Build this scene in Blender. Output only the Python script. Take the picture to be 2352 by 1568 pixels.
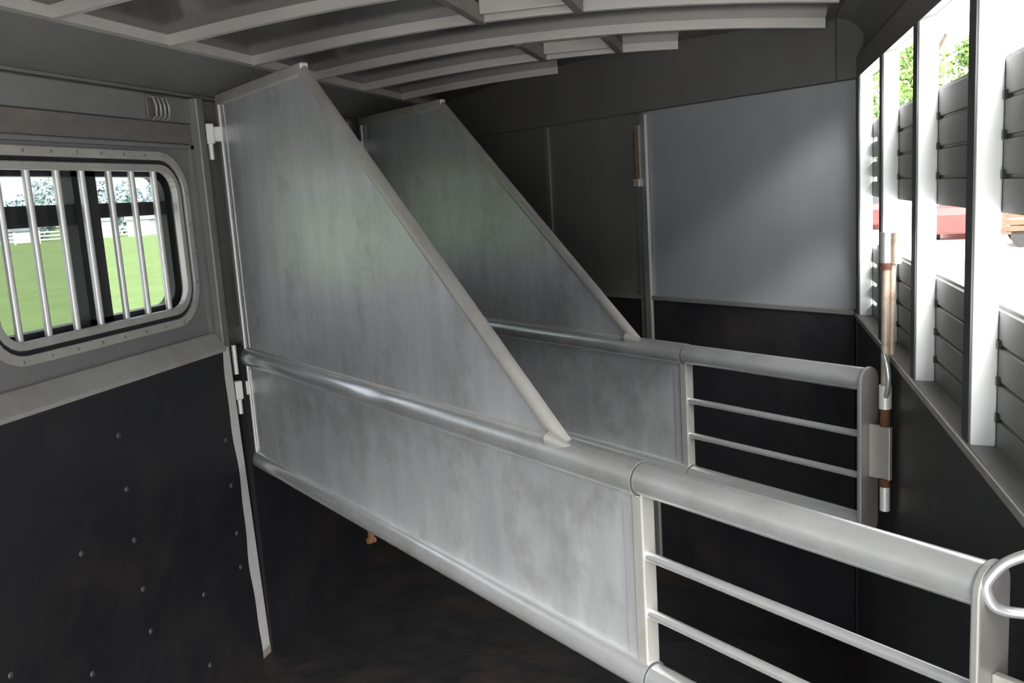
import bpy, bmesh, math, random
from mathutils import Vector, Matrix
random.seed(7)
for o in list(bpy.data.objects): bpy.data.objects.remove(o, do_unlink=True)
S = bpy.context.scene
COL = S.collection
PI = math.pi

# ------------------------------------------------------------------ camera
FPX, YAW, PITCH, ROLL = 2068.28, 0.2599, 0.1614, -0.0623
CAM = Vector((1.7594, -2.7123, 1.6))
fw = Vector((-math.sin(YAW)*math.cos(PITCH), math.cos(YAW)*math.cos(PITCH), -math.sin(PITCH)))
rt0 = Vector((math.cos(YAW), math.sin(YAW), 0)); up0 = rt0.cross(fw)
rt = math.cos(ROLL)*rt0 + math.sin(ROLL)*up0
up = -math.sin(ROLL)*rt0 + math.cos(ROLL)*up0
cd = bpy.data.cameras.new('camera'); cam = bpy.data.objects.new('camera', cd); COL.objects.link(cam)
cd.sensor_width = 36.0; cd.lens = FPX/2352*36; cd.clip_start = 0.02; cd.clip_end = 1000
m3 = Matrix((rt, up, -fw)).transposed()
cam.matrix_world = Matrix.Translation(CAM) @ m3.to_4x4()
S.camera = cam

# ------------------------------------------------------------------ sky (bright overcast) and exposure
w = bpy.data.worlds.new('overcast_sky'); S.world = w; w.use_nodes = True
bg = w.node_tree.nodes['Background']
bg.inputs['Color'].default_value = (0.93, 0.97, 1.0, 1); bg.inputs['Strength'].default_value = 1.0
sd = bpy.data.lights.new('sun', 'SUN'); sun = bpy.data.objects.new('sun', sd); COL.objects.link(sun)
sd.energy = 5.5; sd.angle = math.radians(45); sd.color = (1.0, 0.98, 0.95)
sun.rotation_euler = Vector((-0.22, 0.74, -0.60)).to_track_quat('-Z', 'Y').to_euler()   # hazy sun behind the camera, to the right
S.view_settings.view_transform = 'Standard'; S.view_settings.look = 'None'
S.view_settings.gamma = 1.0; S.view_settings.use_curve_mapping = False
S.view_settings.exposure = 2.06

# ------------------------------------------------------------------ materials
def srgb(r, g, b):
    f = lambda c: (c/12.92 if c <= .04045 else ((c+.055)/1.055)**2.4)
    return (f(r/255), f(g/255), f(b/255), 1)
M = {}
def mat(name, c1, c2=None, metal=0.0, rough=0.5, scale=(6, 6, 6), rvar=0.1, bump=0.0, bscale=60, stain=None, stain_scale=3.0, stain_amt=0.5, spec=0.5):
    m = bpy.data.materials.new(name); m.use_nodes = True; M[name] = m
    nt = m.node_tree; N = nt.nodes; Lk = nt.links; b = N['Principled BSDF']
    b.inputs['Metallic'].default_value = metal; b.inputs['Roughness'].default_value = rough
    b.inputs['Specular IOR Level'].default_value = spec
    c2 = c2 or c1
    tc = N.new('ShaderNodeTexCoord'); mp = N.new('ShaderNodeMapping'); mp.inputs['Scale'].default_value = scale
    Lk.new(tc.outputs['Object'], mp.inputs['Vector'])
    n1 = N.new('ShaderNodeTexNoise'); n1.inputs['Scale'].default_value = 1.0; n1.inputs['Detail'].default_value = 6; n1.inputs['Roughness'].default_value = .65
    Lk.new(mp.outputs['Vector'], n1.inputs['Vector'])
    rp = N.new('ShaderNodeMapRange'); rp.inputs['From Min'].default_value = .3; rp.inputs['From Max'].default_value = .7
    Lk.new(n1.outputs['Fac'], rp.inputs['Value'])
    mx = N.new('ShaderNodeMix'); mx.data_type = 'RGBA'; mx.inputs['A'].default_value = c1; mx.inputs['B'].default_value = c2
    Lk.new(rp.outputs['Result'], mx.inputs['Factor'])
    col = mx.outputs['Result']
    if stain:
        n2 = N.new('ShaderNodeTexNoise'); n2.inputs['Scale'].default_value = stain_scale; n2.inputs['Detail'].default_value = 5; n2.inputs['Roughness'].default_value = .7
        Lk.new(tc.outputs['Object'], n2.inputs['Vector'])
        r2 = N.new('ShaderNodeMapRange'); r2.inputs['From Min'].default_value = .52; r2.inputs['From Max'].default_value = .72; r2.inputs['To Max'].default_value = stain_amt
        Lk.new(n2.outputs['Fac'], r2.inputs['Value'])
        m2 = N.new('ShaderNodeMix'); m2.data_type = 'RGBA'; m2.inputs['B'].default_value = stain
        Lk.new(col, m2.inputs['A']); Lk.new(r2.outputs['Result'], m2.inputs['Factor']); col = m2.outputs['Result']
    Lk.new(col, b.inputs['Base Color'])
    if rvar:
        r3 = N.new('ShaderNodeMapRange'); r3.inputs['To Min'].default_value = max(.02, rough-rvar); r3.inputs['To Max'].default_value = min(1, rough+rvar)
        Lk.new(n1.outputs['Fac'], r3.inputs['Value']); Lk.new(r3.outputs['Result'], b.inputs['Roughness'])
    if bump:
        n4 = N.new('ShaderNodeTexNoise'); n4.inputs['Scale'].default_value = bscale; n4.inputs['Detail'].default_value = 4
        Lk.new(tc.outputs['Object'], n4.inputs['Vector'])
        bp = N.new('ShaderNodeBump'); bp.inputs['Strength'].default_value = bump; bp.inputs['Distance'].default_value = .01
        Lk.new(n4.outputs['Fac'], bp.inputs['Height']); Lk.new(bp.outputs['Normal'], b.inputs['Normal'])
    return m
mat('sheet', (.50, .51, .525, 1), (.68, .69, .705, 1), .5, .40, (9, 9, 2.2), .12, .12, 45, (.30, .30, .285, 1), 2.6, .8)
mat('tube', (.74, .75, .76, 1), (.90, .91, .92, 1), .72, .26, (5, 14, 14), 0, 0, 60, (.45, .43, .38, 1), 5, .35)
mat('trim_metal', (.46, .445, .42, 1), (.60, .585, .55, 1), .45, .42, (8, 8, 3), .1, .08, 60, (.42, .37, .28, 1), 6, .5)
mat('plate_shaded', (.30, .285, .27, 1), (.38, .365, .35, 1), .35, .45, (10, 10, 4), .08)  # darker metal stands in for the shade on the divider end plates
mat('wall_metal', (.215, .213, .212, 1), (.275, .273, .27, 1), .35, .42, (2, 2, 6), .08, .05, 30, (.26, .24, .22, 1), 3, .4)
mat('front_metal', (.34, .352, .378, 1), (.41, .422, .45, 1), .3, .38, (3, 3, 1.2), .06, .04, 20)
mat('door_shaded', (.20, .20, .19, 1), (.25, .25, .235, 1), .35, .40, (3, 3, 1.2), .06, .04, 20)  # dimmer light left of the jamb put into a darker door tone
mat('upper_metal', (.155, .15, .145, 1), (.20, .195, .187, 1), .3, .45, (3, 3, 2), .08, .04, 30)
mat('rail_metal', (.17, .15, .14, 1), (.23, .205, .19, 1), .3, .5, (10, 10, 30), .08, .05, 40, (.2, .13, .1, 1), 5, .5)
mat('ceiling_metal', (.085, .077, .070, 1), (.115, .104, .095, 1), .35, .16, (3, 3, 3), 0)
mat('bow_metal', (.44, .415, .395, 1), (.52, .49, .47, 1), .3, .45, (6, 12, 12), .08)
mat('rubber', (.012, .012, .0145, 1), (.02, .02, .023, 1), 0, .55, (5, 5, 5), .12, .35, 14, (.035, .026, .02, 1), 2.5, .5)
mat('rubber_sheen', (.038, .038, .040, 1), (.060, .060, .063, 1), 0, .45, (4, 4, 12), .1, .2, 14)  # grey sheen of the right kick mat put into a paler rubber
mat('floor_rubber', (.011, .011, .013, 1), (.02, .019, .019, 1), 0, .6, (6, 6, 6), .12, .5, 16, (.05, .03, .02, 1), 1.6, .75)
mat('white_paint', (.78, .79, .80, 1), (.86, .87, .88, 1), 0, .4, (12, 12, 3), .08, 0, 60, (.6, .57, .5, 1), 4, .25)
mat('bar_metal', (.58, .57, .55, 1), (.68, .67, .65, 1), .5, .35, (20, 20, 6), .06)
mat('slat_metal', (.21, .205, .198, 1), (.27, .265, .255, 1), .3, .5, (12, 3, 12), .08, .05, 50)
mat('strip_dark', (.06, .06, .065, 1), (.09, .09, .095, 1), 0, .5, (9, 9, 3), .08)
mat('black_frame', (.010, .010, .011, 1), (.016, .016, .018, 1), 0, .4, (8, 8, 8), .08)
mat('rust', (.10, .035, .016, 1), (.20, .09, .045, 1), .2, .75, (40, 40, 30), .1, .4, 80)
mat('rusty_rod', (.42, .33, .26, 1), (.58, .50, .42, 1), .35, .5, (30, 30, 9), .1, .15, 70, (.28, .11, .04, 1), 14, .8)
mat('bright_alu', (.78, .77, .75, 1), (.88, .87, .85, 1), .25, .4, (20, 20, 20), .06)
mat('bolt_dark', (.07, .07, .075, 1), (.12, .12, .12, 1), .3, .5, (50, 50, 50), .08)
mat('bolt_metal', (.22, .22, .23, 1), (.3, .3, .3, 1), .6, .45, (50, 50, 50), .08)
mat('grass', (.20, .29, .095, 1), (.26, .35, .13, 1), 0, .9, (.5, .5, .5), 0, .6, 3, (.30, .36, .14, 1), .08, .6, .1)
mat('gravel', (.60, .60, .585, 1), (.74, .735, .72, 1), 0, .95, (.9, .22, .9), 0, .6, 12, (.42, .41, .40, 1), .16, .6, .1)
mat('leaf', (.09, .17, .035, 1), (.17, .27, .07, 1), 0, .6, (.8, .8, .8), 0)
mat('leaf_hazed', (.46, .56, .57, 1), (.58, .66, .67, 1), 0, .7, (.3, .3, .3), 0)  # haze of distance put into the leaf colour
mat('bark', (.10, .075, .055, 1), (.15, .12, .09, 1), 0, .9, (6, 6, 2), 0, .4, 20)
mat('red_paint', (.50, .025, .022, 1), (.55, .035, .03, 1), 0, .45, (3, 3, 3), .03)
mat('brown_wood', (.085, .032, .018, 1), (.15, .065, .035, 1), 0, .7, (2, 12, 12), .1)
mat('tyre', (.012, .012, .012, 1), (.02, .02, .02, 1), 0, .8, (9, 9, 9), 0)
mat('car_glass', (.03, .035, .04, 1), (.04, .045, .05, 1), 0, .08, (2, 2, 2), 0)
mat('white_board', (.74, .75, .74, 1), (.82, .83, .82, 1), 0, .6, (1, 1, 1), 0)
mat('shed_roof', (.30, .31, .33, 1), (.38, .39, .41, 1), .2, .5, (1, 1, 1), 0)
mat('trailer_skin', (.72, .73, .74, 1), (.78, .79, .80, 1), .2, .4, (2, 2, 2), .05)
def glass(name, tint):
    m = bpy.data.materials.new(name); m.use_nodes = True; M[name] = m
    nt = m.node_tree; N = nt.nodes; Lk = nt.links; N.clear()
    out = N.new('ShaderNodeOutputMaterial'); mix = N.new('ShaderNodeMixShader')
    t = N.new('ShaderNodeBsdfTransparent'); t.inputs['Color'].default_value = tint
    g = N.new('ShaderNodeBsdfGlossy'); g.inputs['Roughness'].default_value = .03
    nz = N.new('ShaderNodeTexNoise'); nz.inputs['Scale'].default_value = 4
    bp = N.new('ShaderNodeBump'); bp.inputs['Strength'].default_value = .02
    Lk.new(nz.outputs['Fac'], bp.inputs['Height']); Lk.new(bp.outputs['Normal'], g.inputs['Normal'])
    mix.inputs['Fac'].default_value = .05; Lk.new(t.outputs['BSDF'], mix.inputs[1]); Lk.new(g.outputs['BSDF'], mix.inputs[2])
    Lk.new(mix.outputs['Shader'], out.inputs['Surface'])
glass('tinted_glass', (.32, .335, .36, 1)); glass('dimming_glass', (.15, .165, .155, 1)); glass('tinted_glass_dark', (.185, .195, .21, 1))  # second, unseen window gets an extra dark tint, added to cut its light

# ------------------------------------------------------------------ helpers
def tag(o, label=None, cat=None, group=None, kind=None):
    if label: o['label'] = label
    if cat: o['category'] = cat
    if group: o['group'] = group
    if kind: o['kind'] = kind
    return o
def empty(name, loc=(0, 0, 0), rz=0):
    o = bpy.data.objects.new(name, None); COL.objects.link(o); o.location = loc; o.rotation_euler = (0, 0, rz)
    o.empty_display_size = .1
    return o
def obj(name, bm, m, parent=None, smooth=False, bevel=0, loc=None):
    bmesh.ops.remove_doubles(bm, verts=bm.verts, dist=1e-6)
    bmesh.ops.recalc_face_normals(bm, faces=bm.faces)
    me = bpy.data.meshes.new(name); bm.to_mesh(me); bm.free()
    if smooth:
        for p in me.polygons: p.use_smooth = True
        try: me.set_sharp_from_angle(angle=math.radians(40))
        except Exception: pass
    me.materials.append(M[m])
    o = bpy.data.objects.new(name, me); COL.objects.link(o)
    if parent: o.parent = parent
    if loc: o.location = loc
    if bevel:
        md = o.modifiers.new('bevel', 'BEVEL'); md.width = bevel; md.segments = 2; md.limit_method = 'ANGLE'; md.angle_limit = math.radians(50)
    return o
def B(): return bmesh.new()
def box(bm, x0, x1, y0, y1, z0, z1):
    v = [bm.verts.new(p) for p in ((x0, y0, z0), (x1, y0, z0), (x1, y1, z0), (x0, y1, z0), (x0, y0, z1), (x1, y0, z1), (x1, y1, z1), (x0, y1, z1))]
    for f in ((0, 3, 2, 1), (4, 5, 6, 7), (0, 1, 5, 4), (1, 2, 6, 5), (2, 3, 7, 6), (3, 0, 4, 7)): bm.faces.new([v[i] for i in f])
    return bm
def cyl(bm, a, b, r, r2=None, n=16, cap=True):
    a = Vector(a); b = Vector(b); r2 = r if r2 is None else r2
    d = (b-a).normalized(); h = Vector((0, 0, 1)) if abs(d.z) < .9 else Vector((1, 0, 0))
    e = d.cross(h).normalized(); g = d.cross(e)
    A = [bm.verts.new(a+r*(math.cos(2*PI*i/n)*e+math.sin(2*PI*i/n)*g)) for i in range(n)]
    C = [bm.verts.new(b+r2*(math.cos(2*PI*i/n)*e+math.sin(2*PI*i/n)*g)) for i in range(n)]
    for i in range(n): bm.faces.new((A[i], A[(i+1) % n], C[(i+1) % n], C[i]))
    if cap: bm.faces.new(A[::-1]); bm.faces.new(C)
    return bm
def tube(bm, pts, r, n=10):
    pts = [Vector(p) for p in pts]; rings = []
    for i, p in enumerate(pts):
        d = (pts[min(i+1, len(pts)-1)]-pts[max(i-1, 0)]).normalized()
        h = Vector((0, 0, 1)) if abs(d.z) < .95 else Vector((1, 0, 0))
        if i and abs(d.dot(prev_e)) < .98: e = (prev_e-d*prev_e.dot(d)).normalized()
        else: e = d.cross(h).normalized()
        prev_e = e; g = d.cross(e)
        rings.append([bm.verts.new(p+r*(math.cos(2*PI*k/n)*e+math.sin(2*PI*k/n)*g)) for k in range(n)])
    for A, C in zip(rings, rings[1:]):
        for k in range(n): bm.faces.new((A[k], A[(k+1) % n], C[(k+1) % n], C[k]))
    bm.faces.new(rings[0][::-1]); bm.faces.new(rings[-1])
    return bm
def prism(bm, prof, frm, to, axis='y'):
    """closed 2D profile swept along axis"""
    def P(u, v, s): return {'y': (u, s, v), 'x': (s, u, v), 'z': (u, v, s)}[axis]
    A = [bm.verts.new(P(u, v, frm)) for u, v in prof]; C = [bm.verts.new(P(u, v, to)) for u, v in prof]
    n = len(prof)
    for i in range(n): bm.faces.new((A[i], A[(i+1) % n], C[(i+1) % n], C[i]))
    bm.faces.new(A[::-1]); bm.faces.new(C)
    return bm
def rrect(y0, y1, z0, z1, r, n=6):
    out = []
    for cy, cz, a0 in ((y1-r, z1-r, 0), (y0+r, z1-r, PI/2), (y0+r, z0+r, PI), (y1-r, z0+r, 1.5*PI)):
        for i in range(n+1):
            a = a0+PI/2*i/n; out.append((cy+r*math.cos(a), cz+r*math.sin(a)))
    return out
def ring(bm, outer, inner, x0, x1):
    """plate ring in the yz plane between two equal-length loops, thickness x0..x1"""
    n = len(outer)
    V = {}
    for k, L in (('o', outer), ('i', inner)):
        for s, x in ((0, x0), (1, x1)): V[k, s] = [bm.verts.new((x, y, z)) for y, z in L]
    for i in range(n):
        j = (i+1) % n
        bm.faces.new((V['o', 1][i], V['o', 1][j], V['i', 1][j], V['i', 1][i]))
        bm.faces.new((V['o', 0][i], V['i', 0][i], V['i', 0][j], V['o', 0][j]))
        bm.faces.new((V['o', 0][i], V['o', 0][j], V['o', 1][j], V['o', 1][i]))
        bm.faces.new((V['i', 0][i], V['i', 1][i], V['i', 1][j], V['i', 0][j]))
    return bm
def share(src, parent, loc=None, label=None):
    c = src.copy(); COL.objects.link(c); c.parent = parent
    if loc is not None: c.location = loc
    if label: c['label'] = label
    return c

# ------------------------------------------------------------------ main dimensions (metres)
W = 2.107                 # inner width
Y0, Y1 = -2.95, 2.16      # rear end and front of the box
ZB, ZW, ZR = 1.150, 1.975, 1.896
XC, XR, ZC = 0.231, 2.017, 2.062
FS, FYF = 0.8969, 0.4299  # slanted front wall
fsn, fcs = math.sin(FS), math.cos(FS)
def zarch(x): return 2.115-.054*((x-1.13)/.9)**2
BOWS = [-.882+.4425*k for k in range(-6, 6)]
BH = .030
def fwall_y(x): return FYF+(W-x)*fcs/fsn

# ------------------------------------------------------------------ floor
fl = obj('floor', box(B(), -.05, W+.05, Y0, 2.3, -.06, 0), 'floor_rubber')
tag(fl, 'black rubber matted trailer floor stained with brown dirt', 'floor', kind='structure')

# ------------------------------------------------------------------ left wall with windows
WIN = (-.95, -.14, 1.29, 1.757)
DY = 1.1806
bm = B()
segs = []
yc = [(-1.12, 0.0, 0), (0.0, -1.12+DY+.0, None), (-1.12+DY, 0.0+DY, DY)]
box(bm, -.05, 0, Y0, -1.12, 0, ZW)
box(bm, -.05, 0, 0.0, -1.12+DY, 0, ZW)
box(bm, -.05, 0, DY, 2.16, 0, ZW)
for d in (0, DY):
    box(bm, -.05, 0, -1.12+d, 0.0+d, 0, 1.20)
    box(bm, -.05, 0, -1.12+d, 0.0+d, 1.83, ZW)
    ring(bm, rrect(-1.12+d, 0.0+d, 1.20, 1.83, .0005), rrect(WIN[0]+d, WIN[1]+d, WIN[2], WIN[3], .09), -.05, 0)
wl = obj('wall_left', bm, 'wall_metal')
tag(wl, 'grey aluminium side wall of the trailer with the barred window', 'wall', kind='structure')
# recessed looking rail above the window, lip strips
bm = B(); box(bm, 0, .010, Y0, -.03, 1.826, 1.888); obj('rail_panel', bm, 'rail_metal', wl)
bm = B(); prism(bm, [(0, 1.889), (.016, 1.892), (.016, 1.968), (0, 1.968)], Y0, -.03); obj('upper_panel', bm, 'wall_metal', wl)
bm = B(); prism(bm, [(0, 1.808), (.014, 1.810), (.014, 1.822), (0, 1.824)], Y0, -.03); obj('rail_lip', bm, 'wall_metal', wl)
bm = B(); prism(bm, [(.0, 1.975), (.02, 1.976), (.022, 1.984), (.0, 1.990)], Y0, 2.1); obj('cove_lip', bm, 'upper_metal', wl)
# trim band on top of the kick mat
bm = B(); prism(bm, [(0, 1.137), (.050, 1.137), (.052, 1.150), (.046, 1.158), (.012, 1.200), (0, 1.202)], Y0, -.046); obj('trim_band', bm, 'trim_metal', wl, bevel=.002)
bm = B(); prism(bm, [(0, 1.137), (.050, 1.137), (.052, 1.150), (.046, 1.158), (.012, 1.200), (0, 1.202)], .14, 2.1); obj('trim_band', bm, 'trim_metal', wl, bevel=.002)
# kick mat with a wavy cut edge in front of the post
bm = B()
edge = []
for i in range(41):
    z = 1.136*i/40
    s = -.030-.028*z+.006*math.sin(z*11.0+.6)+.003*math.sin(z*27+1)
    edge.append((s, z))
F0 = [bm.verts.new((.043, Y0, 0)), bm.verts.new((.043, Y0, 1.136))]
V1 = [bm.verts.new((.043, y, z)) for y, z in edge]; V0 = [bm.verts.new((.036, y, z)) for y, z in edge]
bm.faces.new([F0[0]]+V1+[F0[1]])
for i in range(40): bm.faces.new((V1[i], V0[i], V0[i+1], V1[i+1]))
km = obj('kick_mat', bm, 'rubber', wl); tag(km, 'black rubber kick mat with wavy cut edge')
bm = B(); box(bm, 0, .036, Y0, -.076, 0, 1.136); obj('mat_backing', bm, 'rubber', wl)
bm = B(); box(bm, 0, .043, .045, 2.1, 0, 1.136); obj('kick_mat', bm, 'rubber', wl)
bolts = [(-.571, 1.001), (-.047, .841), (-.568, .843), (-.033, .68), (-.564, .689), (-.030, .51), (-.556, .536), (-.277, .388), (-.030, .386), (-.772, .734), (-.547, .40), (-.795, .404), (-1.049, .544), (-1.05, .95), (-.79, .15), (-.55, .15), (-.29, .15), (-1.05, .3)]
bm = B(); cyl(bm, (0, 0, 0), (.003, 0, 0), .009, .006, 10)
b0 = None
for y, z in bolts:
    loc = (.043, min(y-.045, -.10), z)
    if b0 is None: b0 = obj('bolt', bm, 'bolt_dark', km, True, loc=loc)
    else: share(b0, km, loc)
# hinge posts on the left wall (one for each divider)
def left_post(d):
    e = empty('divider_post', (0, d, 0)); e.parent = wl
    bm = B(); prism(bm, [(0, -.045), (.036, -.045), (.040, -.041), (.040, -.009), (.036, -.004), (0, -.004)], 0, 1.972, 'z')
    obj('post_channel', bm, 'wall_metal', e, bevel=.003)
    bm = B(); box(bm, 0, .014, -.062, -.047, 1.20, 1.83); obj('post_flange', bm, 'wall_metal', e)
    bm = B(); box(bm, 0, .012, .06, .13, 1.20, 1.972); obj('backing_strip', bm, 'upper_metal', e)
    bm = B(); prism(bm, [(-.075, .028), (.034, .028), (-.018, 1.150), (-.075, 1.150)], 0, .0415, 'x'); obj('cover_strip', bm, 'bright_alu', e, bevel=.003)
    bm = B(); box(bm, .0, .0418, -.050, .034, .0, .030); obj('rusty_foot', bm, 'rusty_rod', e)
    return e
# posts are one mesh each with flat metal faces, stronger light on the lower strip is put into its paler metal
pa = left_post(0.0); pb = left_post(DY)

# windows
def make_window(n, d, dark=False):
    e = empty('window_%d' % n, (0, d, 0))
    y0, y1, z0, z1 = WIN
    R = lambda k, r=.09: rrect(y0-k, y1+k, z0-k, z1+k, max(.01, r+k))
    tr = obj('outer_trim', ring(B(), R(.041), R(.014), 0, .013), 'trim_metal', e, bevel=.003)
    rb = B(); cyl(rb, (0, 0, 0), (.002, 0, 0), .005, .0035, 8)
    r0 = None
    spots = [(y0+.07+i*.096, z1+.028) for i in range(8)]+[(y0+.07+i*.096, z0-.028) for i in range(8)]+[(y1+.028, z0+.09+i*.095) for i in range(4)]
    for y, z in spots:
        if r0 is None: r0 = obj('rivet', rb, 'wall_metal', tr, True, loc=(.013, y, z))
        else: share(r0, tr, (.013, y, z))
    obj('gasket', ring(B(), R(.0145), R(.002), -.01, .005), 'black_frame', e)
    obj('inner_rim', ring(B(), R(.002), R(-.020), -.012, .010), 'trim_metal', e, bevel=.003)
    obj('sash_frame', ring(B(), R(.0), R(-.034), -.065, -.028), 'black_frame', e)
    bm = B(); box(bm, -.068, -.028, -.578, -.482, z0+.02, z1-.02); obj('mullion', bm, 'black_frame', e)
    bm = B(); box(bm, -.064, -.030, y0+.02, -.578, 1.592, 1.648); obj('crossbar', bm, 'black_frame', e)
    bm = B(); box(bm, -.064, -.030, -.482, y1-.02, 1.606, 1.647); obj('crossbar', bm, 'black_frame', e)
    for (a, b_, c, dd, mm) in ((y0+.03, -.578, z0+.03, 1.592, 'tinted_glass_dark'), (y0+.03, -.578, 1.648, z1-.03, 'tinted_glass'), (-.482, y1-.03, z0+.03, 1.606, 'tinted_glass'), (-.482, y1-.03, 1.647, z1-.03, 'tinted_glass')):
        bm = B(); v = [bm.verts.new(p) for p in ((-.05, a, c), (-.05, b_, c), (-.05, b_, dd), (-.05, a, dd))]; bm.faces.new(v)
        obj('pane', bm, 'dimming_glass' if dark else mm, e)
    bm = B(); cyl(bm, (0, 0, z0+.012), (0, 0, z1-.012), .0100, n=12)
    b0 = None
    for y in (-.862, -.763, -.658, -.563, -.452, -.352, -.247):
        if b0 is None: b0 = obj('bar', bm, 'bar_metal', e, True, loc=(-.008, y, 0))
        else: share(b0, e, (-.008, y, 0))
    return e
tag(make_window(1, 0), 'rounded barred window with black sash above the black kick mat', 'window', kind='structure')
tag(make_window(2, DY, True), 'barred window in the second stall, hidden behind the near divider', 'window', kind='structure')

# tie clip above the window
tc_ = empty('tie_clip', (.016, -.225, 1.93))
bm = B(); box(bm, 0, .006, -.05, .05, -.035, .035); obj('clip_plate', bm, 'rail_metal', tc_, bevel=.003)
lp = None
for i in range(4):
    y = -.036+i*.021
    bm = B(); tube(bm, [(.004, y-.004, .032), (.022, y-.003, .026), (.028, y, .0), (.022, y+.005, -.028), (.004, y+.008, -.038)], .0042, 8)
    obj('wire_loop', bm, 'wall_metal', tc_, True)
tag(tc_, 'small clip of bent metal wires above the barred window', 'tie clip')

# ------------------------------------------------------------------ right wall: kick board, sill, posts, slats, header
bm = B(); box(bm, W+.012, W+.06, Y0, .62, 0, ZB-.02)
wr = obj('wall_right', bm, 'trailer_skin')
tag(wr, 'slatted side wall of the trailer with white posts and open gaps', 'wall', kind='structure')
bm = B(); box(bm, W, W+.012, Y0, .52, 0, ZB-.018); km2 = obj('kick_mat', bm, 'rubber_sheen', wr)
bm = B(); prism(bm, [(W-.004, ZB-.016), (W-.004, ZB), (W+.066, ZB-.006), (W+.066, ZB-.024)], Y0, .56); obj('sill', bm, 'slat_metal', wr, bevel=.003)
bm = B(); prism(bm, [(W-.007, ZB-.016), (W-.004, ZB-.016), (W-.004, ZB-.001), (W-.007, ZB-.002)], Y0, .43); obj('sill_lip', bm, 'trim_metal', wr)
PY = [.3477-.4975*j for j in range(8)]
bm = B(); prism(bm, [(W+.002, .0), (W+.040, .0), (W+.040, .052), (W+.002, .052)], ZB-.004, 1.915, 'z')
p0 = None
for y in PY:
    if p0 is None: p0 = obj('post', bm, 'white_paint', wr, bevel=.003, loc=(0, y, 0))
    else: share(p0, wr, (0, y, 0))
fb = B(); box(fb, W-.001, W+.0018, .004, .050, ZB-.001, ZR); fs0 = None  # backlit inner face of each post: its shade laid on as a dark strip
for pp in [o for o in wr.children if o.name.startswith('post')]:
    if fs0 is None: fs0 = obj('shaded_face', fb, 'strip_dark', pp)
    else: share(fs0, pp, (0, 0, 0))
SLX = W+.0405
cb = B(); box(cb, .001, .0062, .004, .015, -.008, .006); notch0 = None  # small black boxes stand in for the shade in the slat notches
s0 = f0s = None
for zt in (1.378, 1.765):
    for i in range(4):
        zb = zt-.06*(i+1)
        prof = [(0, .0), (0, .0520), (.005, .0545), (.005, .0598), (.011, .0598), (.011, .0)]
        yb = PY[1]+.03
        if s0 is None:
            bm = B(); prism(bm, prof, 0, yb-Y0); s0 = obj('slat', bm, 'slat_metal', wr, loc=(SLX, Y0, zb)); s = s0
        else: s = share(s0, wr, (SLX, Y0, zb))
        if f0s is None:
            bm = B(); box(bm, 0, .011, 0, .62-yb, 0, .046); box(bm, .005, .011, 0, PY[0]-yb-.055, .046, .0598); box(bm, .005, .011, PY[0]-yb+.03, .62-yb, .046, .0598)
            f0s = obj('slat', bm, 'slat_metal', wr, loc=(SLX, yb, zb))
        else: share(f0s, wr, (SLX, yb, zb))
        if i < 3:
            for y in PY[1:4]:
                if notch0 is None: notch0 = obj('notch_shade', cb, 'black_frame', s, loc=(-.006, y-Y0-.020, 0.0))
                else: share(notch0, s, (-.006, y-Y0-.020, 0.0))
# header and rounded corner panel over the openings
prof = [(XR, 2.098), (2.055, 2.091), (2.087, 2.076), (2.112, 2.054), (2.128, 2.025), (2.126, 1.990), (2.107, 1.962), (2.107, ZR), (2.147, ZR+.012), (2.150, 1.96), (2.165, 2.0), (2.16, 2.06), (2.12, 2.11), (2.05, 2.14), (XR, 2.145)]
bm = B(); prism(bm, prof, Y0, .80); obj('header', bm, 'upper_metal', wr)
bm = B(); box(bm, W+.030, W+.052, Y0, .6, ZR+.008, ZR+.03); obj('header_lip', bm, 'white_paint', wr)

bm = B(); box(bm, W-.001, W+.036, .402, .455, 0, ZR); obj('corner_post', bm, 'strip_dark', wr)

# ------------------------------------------------------------------ slanted front wall (local x runs along the wall from the right corner)
wf = empty('wall_front', (W, FYF, 0), math.atan2(fcs, -fsn))      # local +x = (-sin, cos), local +y = (-cos,-sin) towards the camera
tag(wf, 'slanted grey front wall with dark upper panel and black kick mat', 'wall', kind='structure')
TL = 2.72
bm = B(); box(bm, .0, TL, -.05, -.012, 0, 2.16); obj('wall_core', bm, 'upper_metal', wf)
bm = B(); box(bm, .0, .955, -.012, 0, 1.150, ZR-.003); obj('main_panel', bm, 'front_metal', wf)
bm = B(); box(bm, 1.575, TL, -.012, 0, 1.150, ZR-.003); obj('main_panel', bm, 'upper_metal', wf)  # far-left panel in darker metal, standing in for the dimmer light there
bm = B(); box(bm, .072, TL, -.012, .004, ZR+.002, 2.16); obj('upper_panel', bm, 'upper_metal', wf)
bm = B(); box(bm, -.03, .067, -.012, .004, ZR+.002, 2.16); obj('corner_panel', bm, 'upper_metal', wf)
bm = B(); box(bm, .0, .945, -.012, .010, 0, 1.138); obj('kick_mat', bm, 'rubber', wf)
bm = B(); box(bm, 1.575, TL, -.012, .010, 0, 1.138); obj('kick_mat', bm, 'rubber', wf)
bm = B(); box(bm, .0, .93, 0, .016, 1.137, 1.156); obj('mat_trim', bm, 'wall_metal', wf, bevel=.003)
bm = B(); box(bm, 1.575, TL, 0, .016, 1.137, 1.156); obj('mat_trim', bm, 'trim_metal', wf, bevel=.003)
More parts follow.
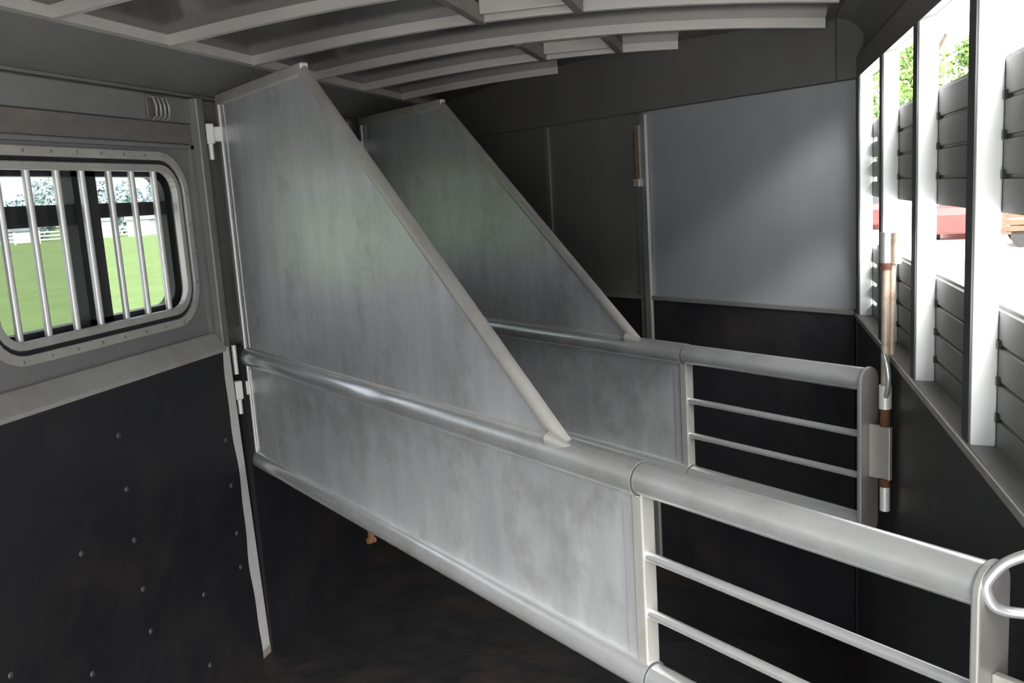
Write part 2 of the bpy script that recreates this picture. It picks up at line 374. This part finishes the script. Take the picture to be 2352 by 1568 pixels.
# door in the front wall
dr = empty('door_1', (W-fsn*.96, FYF+fcs*.96, 0), math.atan2(fcs, -fsn))
tag(dr, 'grey flush door, shade put into its colour, in the slanted front wall with rusty latch', 'door', kind='structure')
bm = B(); box(bm, .0, .600, -.011, -.004, 1.150, ZR-.006); obj('door_panel', bm, 'door_shaded', dr)
bm = B(); box(bm, .0, .600, -.011, .004, .03, 1.138); obj('kick_mat', bm, 'rubber', dr)
bm = B(); box(bm, .0, .600, -.004, .010, 1.137, 1.156); obj('mat_trim', bm, 'wall_metal', dr)
bm = B(); prism(bm, [(-.045, -.011), (-.045, .012), (-.038, .020), (-.008, .020), (-.004, .010), (.030, .008), (.030, -.011)], 0, ZR-.012, 'z'); obj('jamb', bm, 'wall_metal', dr, bevel=.002)
bm = B(); box(bm, .588, .612, -.011, .006, 1.15, ZR-.006); obj('edge_strip', bm, 'wall_metal', dr)
bm = B(); box(bm, -.020, .008, .018, .034, 1.62, 1.845); lt = obj('latch_bar', bm, 'wall_metal', dr, bevel=.004)
bm = B(); cyl(bm, (-.006, .040, 1.63), (-.006, .040, 1.82), .007, n=10); obj('latch_pin', bm, 'rust', lt, True)
bm = B(); box(bm, -.022, .010, .018, .046, 1.60, 1.632); obj('latch_keeper', bm, 'trim_metal', lt, bevel=.003)

# ------------------------------------------------------------------ rear wall (behind the camera): closed left half, open doorway on the right
bm = B(); box(bm, -.05, .92, Y0-.05, Y0, 0, 2.16); rw_ = obj('wall_rear', bm, 'wall_metal')
tag(rw_, 'closed left half of the rear end behind the viewpoint', 'wall', kind='structure')
bm = B(); prism(bm, [(.90, Y0-.06), (.95, Y0-.06), (.95, Y0+.02), (.90, Y0+.02)], 0, 2.06, 'z'); obj('door_jamb', bm, 'trim_metal', rw_, bevel=.004)

# ------------------------------------------------------------------ ceiling: panels between bows, bows, coves
def arch_strip(bm, xs, y0, y1, dz0, dz1):
    A = [[bm.verts.new((x, y, zarch(x)+dz)) for x in xs] for y in (y0, y1) for dz in (dz0, dz1)]
    a0, a1, b0_, b1 = A
    n = len(xs)
    for i in range(n-1):
        bm.faces.new((a0[i], a0[i+1], b0_[i+1], b0_[i])); bm.faces.new((a1[i], b1[i], b1[i+1], a1[i+1]))
        bm.faces.new((a0[i], a1[i], a1[i+1], a0[i+1])); bm.faces.new((b0_[i], b0_[i+1], b1[i+1], b1[i]))
    for i in (0, n-1): bm.faces.new((a0[i], b0_[i], b1[i], a1[i]) if i == 0 else (a0[i], a1[i], b1[i], b0_[i]))
    return bm
def lin(a, b, n): return [a+(b-a)*i/(n-1) for i in range(n)]
bm = B(); arch_strip(bm, lin(-.04, W+.04, 16), Y0, 2.25, .10, .115)
ce = obj('ceiling', bm, 'trailer_skin'); tag(ce, 'dark arched metal trailer roof crossed by pale roof bows', 'ceiling', kind='structure')
VX0, VX1 = 1.0, 1.30
allb = [Y0]+BOWS+[2.2]
vents = {7, 9}          # gap after bow index (in BOWS) 1->2 and 3->4 counted from the visible ones
for i in range(len(allb)-1):
    y0, y1 = allb[i], allb[i+1]
    if y1-y0 < .02: continue
    if (i-1) in vents:
        bm = B(); arch_strip(bm, lin(XC-.03, VX0, 8), y0, y1, BH, BH+.006); obj('ceiling_panel', bm, 'ceiling_metal', ce)
        bm = B(); arch_strip(bm, lin(VX1, XR+.03, 8), y0, y1, BH, BH+.006); obj('ceiling_panel', bm, 'ceiling_metal', ce)
    else:
        bm = B(); arch_strip(bm, lin(XC-.03, XR+.03, 14), y0, y1, BH, BH+.006); obj('ceiling_panel', bm, 'ceiling_metal', ce)
for y in BOWS:
    # bows stop where they meet the slanted front wall
    xe = min(XR, W-(y-FYF)*fsn/fcs-.01) if y > FYF-.1 else XR
    bm = B(); arch_strip(bm, lin(XC, xe, 14), y, y+.022, 0, BH+.002); obj('roof_bow', bm, 'bow_metal', ce)
bm = B(); prism(bm, [(XC-.03, ZC+.002), (XC, ZC+.002), (XC, ZC+.03), (XC-.03, ZC+.03)], Y0, 1.86); obj('edge_rail', bm, 'bow_metal', ce)
bm = B(); prism(bm, [(0, ZW+.002), (XC-.03, ZC+.004), (XC-.03, ZC+.03), (-.04, ZW+.04), (-.04, ZW)], Y0, 2.12); obj('cove_panel', bm, 'upper_metal', ce)
# roof vents
def make_vent(y0, y1, label):
    e = empty('roof_vent', ((VX0+VX1)/2, y0, 0)); tag(e, label, 'roof vent', 'roof vents between the bows')
    h = (VX1-VX0)/2; zc = zarch(1.15)
    L = y1-y0
    for s in (-1, 1):
        bm = B(); box(bm, s*h-.014, s*h+.014, .0, L+.022, zc-.005, zc+.045); obj('side_rail', bm, 'rail_metal', e, bevel=.003)
    for a in (.075, L-.055):
        bm = B(); box(bm, -h+.014, h-.014, a, a+.02, zc+.012, zc+.055); obj('cross_rail', bm, 'bow_metal', e, bevel=.003)
    bm = B(); box(bm, -h-.014, h+.014, 0.0, L, zc+.055, zc+.065); obj('lid', bm, 'bow_metal', e)
make_vent(BOWS[7]+.022, BOWS[8], 'closed roof vent nearest the camera, cut by the photo top edge')
make_vent(BOWS[9]+.022, BOWS[10], 'closed roof vent farther in, near the dark front wall')

# ------------------------------------------------------------------ stall dividers
def make_divider(dy, a, label, loop, rod):
    e = empty('stall_divider', (.05, dy, 0), a-PI/2)
    tag(e, label, 'stall divider', 'slanted stall dividers')
    # upper panel
    def plate(pts, t):
        bm = B(); A = [bm.verts.new((x, -t, z)) for x, z in pts]; C = [bm.verts.new((x, t, z)) for x, z in pts]
        n = len(pts); bm.faces.new(A); bm.faces.new(C[::-1])
        for i in range(n): bm.faces.new((A[i], C[i], C[(i+1) % n], A[(i+1) % n]))
        return bm
    obj('upper_panel', plate([(.005, 1.10), (.005, 1.985), (.712, 1.985), (1.775, 1.125), (1.775, 1.10)], .003), 'sheet', e)
    obj('lower_panel', plate([(.005, .735), (.005, 1.07), (1.970, 1.07), (1.970, .735)], .003), 'sheet', e)
    # edge strips
    bm = B(); box(bm, -.004, .716, -.013, .013, 1.957, 1.992); obj('top_trim', bm, 'trim_metal', e, bevel=.005)
    d = Vector((1.0875, 0, -.868)).normalized(); nn = Vector((-d.z, 0, d.x)) if False else Vector((.868, 0, 1.0875)).normalized()
    p0_, p1_ = Vector((.712, 0, 1.981)), Vector((1.800, 0, 1.112))
    bm = B(); prof = []
    for k in range(12):
        t = 2*PI*k/12; prof.append(.019*math.cos(t)*nn*1.0+Vector((0, .015*math.sin(t), 0)))
    A = [bm.verts.new(p0_-nn*.016+q) for q in prof]; C = [bm.verts.new(p1_-nn*.016+q) for q in prof]
    for k in range(12): bm.faces.new((A[k], A[(k+1) % 12], C[(k+1) % 12], C[k]))
    bm.faces.new(A); bm.faces.new(C[::-1])
    obj('diagonal_trim', bm, 'trim_metal', e, True)
    bm = B(); cyl(bm, (1.745, -.02, 1.128), (1.805, -.012, 1.118), .014, .006, 8); obj('weld_bead', bm, 'trim_metal', e, True)
    bm = B(); box(bm, -.016, .010, -.013, .020, .695, 1.993); ht = obj('hinge_trim', bm, 'trim_metal', e, bevel=.005)
    bm = B(); box(bm, .010, .018, -.007, -.003, .76, 1.05); obj('edge_strip', bm, 'bright_alu', e)
    bm = B(); box(bm, .010, .040, -.0055, -.003, 1.13, 1.955); obj('edge_strip', bm, 'sheet', e)
    # rails
    bm = B(); prev = None; n_ = 32
    for i in range(61):
        t = .008+1.977*i/60; rg = []
        dent = (.30*math.exp(-((t-.98)/.10)**2)+.16*math.exp(-((t-.55)/.2)**2)) if not rod else 0
        for k in range(n_):
            a_ = 2*PI*k/n_; cy_, cz_ = math.cos(a_), math.sin(a_)
            f_ = 1-dent*max(0, -.80*cy_+.60*cz_)**2
            rg.append(bm.verts.new((t, .0325*f_*cy_, 1.094+.0325*f_*cz_)))
        if prev:
            for k in range(n_): bm.faces.new((prev[k], prev[(k+1) % n_], rg[(k+1) % n_], rg[k]))
        else: bm.faces.new(rg[::-1])
        prev = rg
    bm.faces.new(prev); tr = obj('top_rail', bm, 'tube', e, True)
    bm = B(); cyl(bm, (1.984, 0, 1.094), (1.989, 0, 1.094), .0312, n=32); obj('sleeve_joint', bm, 'strip_dark', tr, True)
    bm = B(); cyl(bm, (1.985, 0, 1.095), (2.586, 0, 1.095), .0295, n=32); obj('rail_extension', bm, 'tube', e, True)
    bm = B(); prism(bm, [(-.003, 1.122), (-.007, 1.126), (-.003, 1.131)], .01, 1.77, 'x'); obj('panel_seam', bm, 'trim_metal', e)
    bm = B(); cyl(bm, (.0, 0, .722), (1.995, 0, .722), .030, n=28); br = obj('bottom_rail', bm, 'tube', e, True)
    bm = B(); cyl(bm, (1.994, 0, .722), (1.999, 0, .722), .0285, n=28); obj('sleeve_joint', bm, 'strip_dark', br, True)
    bm = B(); cyl(bm, (1.995, 0, .722), (2.586, 0, .722), .027, n=28); obj('bottom_extension', bm, 'tube', e, True)
    bm = B(); box(bm, .86, .875, -.006, .006, .655, .70); cyl(bm, (.867, -.012, .66), (.867, .012, .66), .009, n=8); obj('stop_tab', bm, 'rust', e)
    # post, rods, end plate
    bm = B(); box(bm, 1.966, 1.992, -.012, .020, .735, 1.072); mp = obj('mid_post', bm, 'trim_metal', e, bevel=.003)
    bm = B(); box(bm, 1.938, 1.966, -.006, -.003, .745, 1.056); obj('panel_flange', bm, 'sheet', e)
    bm = B(); cyl(bm, (1.990, 0, 0), (2.586, 0, 0), .0090, n=14); r0 = obj('rod', bm, 'tube', e, True, loc=(0, 0, .953)); share(r0, e, (0, 0, .845))
    bm = B(); A = rrect(-.038, .038, .690, 1.128, .036, 5); prism(bm, A, 2.583, 2.595, 'x'); obj('end_plate', bm, 'plate_shaded', e, bevel=.003)
    # hinges
    hb = B(); box(hb, .003, .030, -.067, -.040, -.033, .033); box(hb, .003, .009, -.041, -.010, -.025, .025); hz = None
    for z in (1.862, .985):
        if hz is None: hz = obj('hinge_block', hb, 'bright_alu', e, bevel=.003, loc=(0, 0, z)); h = hz
        else: h = share(hz, e, (0, 0, z))
    hp = B(); cyl(hp, (.017, -.053, -.026), (.017, -.053, .026), .009, n=10); hz = None
    for z in (1.803, 1.118, 1.068, .926):
        if hz is None: hz = obj('hinge_pin', hp, 'bright_alu', e, True, loc=(0, 0, z))
        else: share(hz, e, (0, 0, z))
    # latch at the free end
    bm = B(); box(bm, 2.595, 2.652, -.006, .006, .850, .985); obj('latch_plate', bm, 'trim_metal', e, bevel=.002)
    bm = B(); tube(bm, loop, .0068, 10); obj('latch_loop', bm, 'tube', e, True)
    if not rod: return e
    x = 2.636
    bm = B(); cyl(bm, (x, 0, 1.06), (x, 0, 1.40), .0105, n=14); lr = obj('latch_rod', bm, 'rusty_rod', e, True)
    for z0, z1, r, mm, nm in ((1.382, 1.458, .0155, 'tube', 'sleeve'), (1.030, 1.088, .0150, 'bright_alu', 'sleeve'), (.985, 1.032, .0125, 'rust', 'collar'), (.832, .852, .0135, 'rust', 'collar'), (.770, .834, .0120, 'bright_alu', 'sleeve'), (1.372, 1.386, .0165, 'rust', 'collar')):
        bm = B(); cyl(bm, (x, 0, z0), (x, 0, z1), r, n=14); obj(nm, bm, mm, lr, True)
    bm = B(); cyl(bm, (x+.020, .008, 1.384), (x+.020, .008, 1.456), .0135, n=14); obj('sleeve', bm, 'rusty_rod', lr, True)
    bm = B(); cyl(bm, (x+.013, .006, 1.165), (x+.013, .006, 1.385), .0075, n=10); obj('side_rod', bm, 'rusty_rod', lr, True)
    return e
def arc(c, r, a0, a1, n, f): return [f(c[0]+r*math.cos(a0+(a1-a0)*i/n), c[1]+r*math.sin(a0+(a1-a0)*i/n)) for i in range(n+1)]
# near divider: wide loop handle around the end; coordinates local (t, -n, z)
loop1 = [(2.655, .025, 1.152), (2.640, .012, 1.150), (2.626, .000, 1.145), (2.612, -.012, 1.136), (2.603, -.020, 1.124), (2.596, -.026, 1.108), (2.598, -.025, 1.094), (2.603, -.021, 1.082), (2.612, -.013, 1.076), (2.626, -.002, 1.074), (2.655, .020, 1.074)]
loop2 = [(2.636, -.008, 1.165), (2.643, -.018, 1.160), (2.652, -.022, 1.146), (2.656, -.022, 1.126), (2.656, -.020, 1.106), (2.650, -.014, 1.080), (2.642, -.008, 1.062)]
def smooth_path(P, n=4):
    P = [Vector(p) for p in P]; out = []
    for i in range(len(P)-1):
        a, b, c, d = P[max(i-1, 0)], P[i], P[i+1], P[min(i+2, len(P)-1)]
        for k in range(n):
            t = k/n; out.append(.5*((2*b)+(c-a)*t+(2*a-5*b+4*c-d)*t*t+(3*b-a-3*c+d)*t**3))
    return out+[P[-1]]
loop1 = smooth_path(loop1); loop2 = smooth_path(loop2)
make_divider(.0818, .8764, 'near galvanised stall divider with slanted upper panel and loop latch', loop1, False)
make_divider(1.2624, .8790, 'far galvanised stall divider, behind the near one, with rusty latch rod', loop2, True)

# ------------------------------------------------------------------ outside
GZ = -.52
bm = B(); v = [bm.verts.new(p) for p in ((-400, -150, GZ), (-6, -150, GZ), (-6, 400, GZ), (-400, 400, GZ))]; bm.faces.new(v)
tag(obj('grass_field', bm, 'grass'), 'bright green mown grass field seen through the barred window', 'grass', kind='structure')
bm = B(); v = [bm.verts.new(p) for p in ((-6, -150, GZ), (300, -150, GZ), (300, 400, GZ), (-6, 400, GZ))]; bm.faces.new(v)
tag(obj('gravel_yard', bm, 'gravel'), 'pale sunlit gravel yard beyond the slatted wall', 'ground', kind='structure')
def polar(az, dist): return (CAM.x+dist*math.sin(math.radians(az)), CAM.y+dist*math.cos(math.radians(az)))
def tree(az, dist, h, cr, label, group, leaf='leaf', n=1500, ls=.16, base=.25):
    x, y = polar(az, dist)
    e = empty('tree', (x, y, GZ)); tag(e, label, 'tree', group)
    bm = B(); tube(bm, [(0, 0, 0), (.05, 0, h*.25), (-.04, .05, h*.5), (.02, 0, h*.8)], h*.022, 8)
    for k in range(5):
        a = k*1.3; tube(bm, [(0, 0, h*(.3+.08*k)), (cr*.35*math.cos(a), cr*.35*math.sin(a), h*(.42+.08*k)), (cr*.7*math.cos(a), cr*.7*math.sin(a), h*(.52+.08*k))], h*.008, 6)
    obj('trunk', bm, 'bark', e, True)
    bm = B()
    cl = []
    for k in range(16):
        a = random.uniform(0, 2*PI); rr = cr*random.uniform(.15, .75); z = h*random.uniform(base+.08, .93)
        rr *= math.sqrt(max(.15, 1-((z/h-.55)/.5)**2))
        cl.append((Vector((rr*math.cos(a), rr*math.sin(a), z)), cr*random.uniform(.3, .5)))
    for k in range(n):
        c, r = random.choice(cl)
        d = Vector((random.gauss(0, 1), random.gauss(0, 1), random.gauss(0, 1))).normalized()
        p = c+d*r*random.uniform(.6, 1.0)
        u = Vector((random.gauss(0, 1), random.gauss(0, 1), random.gauss(0, 1))).normalized(); q = u.cross(d).normalized()
        s = ls*random.uniform(.7, 1.3)
        bm.faces.new([bm.verts.new(p+s*t) for t in (u, q*.5, -u, -q*.5)])
    me = bpy.data.meshes.new('crown'); bm.to_mesh(me); bm.free(); me.materials.append(M[leaf])
    o = bpy.data.objects.new('crown', me); COL.objects.link(o); o.parent = e
    return e
TL_ = [(-31, 'first'), (-33.2, 'second'), (-35.3, 'third'), (-37, 'fourth'), (-38.9, 'fifth'), (-40.6, 'sixth'), (-42.6, 'seventh'), (-44.5, 'eighth'), (-46.7, 'ninth')]
for i, (az, o_) in enumerate(TL_):
    tree(az, 135+8*math.sin(i*2.1), 7.0+1.3*math.sin(i*1.7+.4), 3.6, 'hazy distant tree beyond the field, %s from the right in its row' % o_, 'distant trees beyond the field', 'leaf_hazed', 5000, .33, .05)
tree(7.0, 46, 9.5, 2.6, 'leafy green tree seen through the farthest slatted bay', 'trees beyond the yard', n=2600, ls=.17, base=.12)
tree(9.85, 52, 10.2, 2.3, 'narrow leafy tree seen beside the second white post', 'trees beyond the yard', n=2200, ls=.17, base=.12)
tree(12.0, 48, 8.0, 1.5, 'leafy treetop showing over the slats between two white posts', 'trees beyond the yard', n=1300, ls=.17, base=.3)
# white fence and sheds beyond the field
x, y = polar(-39.5, 112)
fe = empty('board_fence', (x, y, GZ), math.radians(39.5)); tag(fe, 'white board fence along the far edge of the field', 'fence')
bm = B(); box(bm, -.07, .07, -.07, .07, 0, 1.4); f0 = None
for k in range(-9, 10):
    if f0 is None: f0 = obj('post', bm, 'white_board', fe, loc=(k*2.4, 0, 0))
    else: share(f0, fe, (k*2.4, 0, 0))
bm = B(); box(bm, -21.6, 21.6, -.1, -.05, -.08, .08); f0 = obj('board', bm, 'white_board', fe, loc=(0, 0, .4))
for z in (.8, 1.2): share(f0, fe, (0, 0, z))
def shed(az, dist, wd, h, label):
    x, y = polar(az, dist)
    e = empty('shed', (x, y, GZ), math.radians(-az)); tag(e, label, 'shed', 'white sheds beyond the field')
    bm = B(); box(bm, -wd/2, wd/2, -1.5, 1.5, 0, h); obj('walls', bm, 'white_board', e)
    bm = B(); prism(bm, [(-1.8, h), (1.8, h), (0, h+.6)], -wd/2-.2, wd/2+.2, 'x'); obj('roof', bm, 'shed_roof', e)
    bm = B(); box(bm, -.5, .5, -1.54, -1.5, 0, 1.9); obj('door', bm, 'shed_roof', e)
shed(-39.2, 122, 5.0, 2.0, 'white shed with door right of the black window mullion')
shed(-35.9, 118, 6.0, 1.9, 'white shed at the right edge of the window view')
shed(-43.5, 124, 6.5, 1.4, 'low white shed at the left edge of the window view')

# parked vehicles
def car(az, dist, turn, label):
    x, y = polar(az, dist)
    e = empty('car', (x, y, GZ), turn); tag(e, label, 'car')
    bm = B(); prism(bm, [(-2.08, .20), (2.05, .20), (2.15, .55), (2.05, .82), (1.0, .95), (-2.0, 1.0), (-2.15, .75)], -.85, .85, 'x')
    # profile lies along local y, sweep along local x
    obj('body', bm, 'red_paint', e, bevel=.06)
    bm = B(); prism(bm, [(-1.75, .95), (1.0, .93), (.35, 1.42), (-1.2, 1.45)], -.72, .72, 'x'); obj('cabin', bm, 'car_glass', e, bevel=.05)
    bm = B(); prism(bm, [(.38, 1.40), (.30, 1.46), (-1.2, 1.48), (-1.28, 1.42)], -.70, .70, 'x'); obj('roof', bm, 'red_paint', e, bevel=.02)
    wb = B(); cyl(wb, (-.1, 0, 0), (.1, 0, 0), .32, n=20); w0 = None
    for sx in (-.78, .78):
        for sy in (-1.3, 1.3):
            if w0 is None: w0 = obj('wheel', wb, 'tyre', e, loc=(sx, sy, .32))
            else: share(w0, e, (sx, sy, .32))
    for sx in (-.6, .6):
        bm = B(); box(bm, sx-.16, sx+.16, 2.06, 2.13, .60, .72); obj('headlight', bm, 'car_glass', e, bevel=.02)
    bm = B(); box(bm, -.8, .8, 2.05, 2.2, .32, .46); obj('bumper', bm, 'red_paint', e, bevel=.02)
car(12.1, 31.4, -.21, 'red car parked in the gravel yard seen between white posts')
car(6.75, 38.0, -.12, 'red car seen through the farthest slatted bay')
x, y = polar(17.0, 27.2)
wg = empty('flatbed_wagon', (x, y, GZ), -.2); tag(wg, 'brown wooden flatbed wagon parked at the right picture edge', 'wagon')
for i in range(4):
    bm = B(); box(bm, -1.5, 1.5, -.03, .03, 0, .13); obj('side_board', bm, 'brown_wood', wg, loc=(0, -.8, .42+.16*i))
bm = B(); box(bm, -1.5, 1.5, -.8, .8, .34, .42); obj('bed', bm, 'brown_wood', wg)
for sx in (-1.45, -.5, .5, 1.45):
    bm = B(); box(bm, -.05, .05, -.03, .03, 0, .75); obj('stake', bm, 'brown_wood', wg, loc=(sx, -.86, .36))
wb = B(); cyl(wb, (0, -.1, 0), (0, .1, 0), .3, n=18); w0 = None
for sx in (-1.0, 1.0):
    for sy in (-.7, .7):
        if w0 is None: w0 = obj('wheel', wb, 'tyre', wg, loc=(sx, sy, .30))
        else: share(w0, wg, (sx, sy, .30))
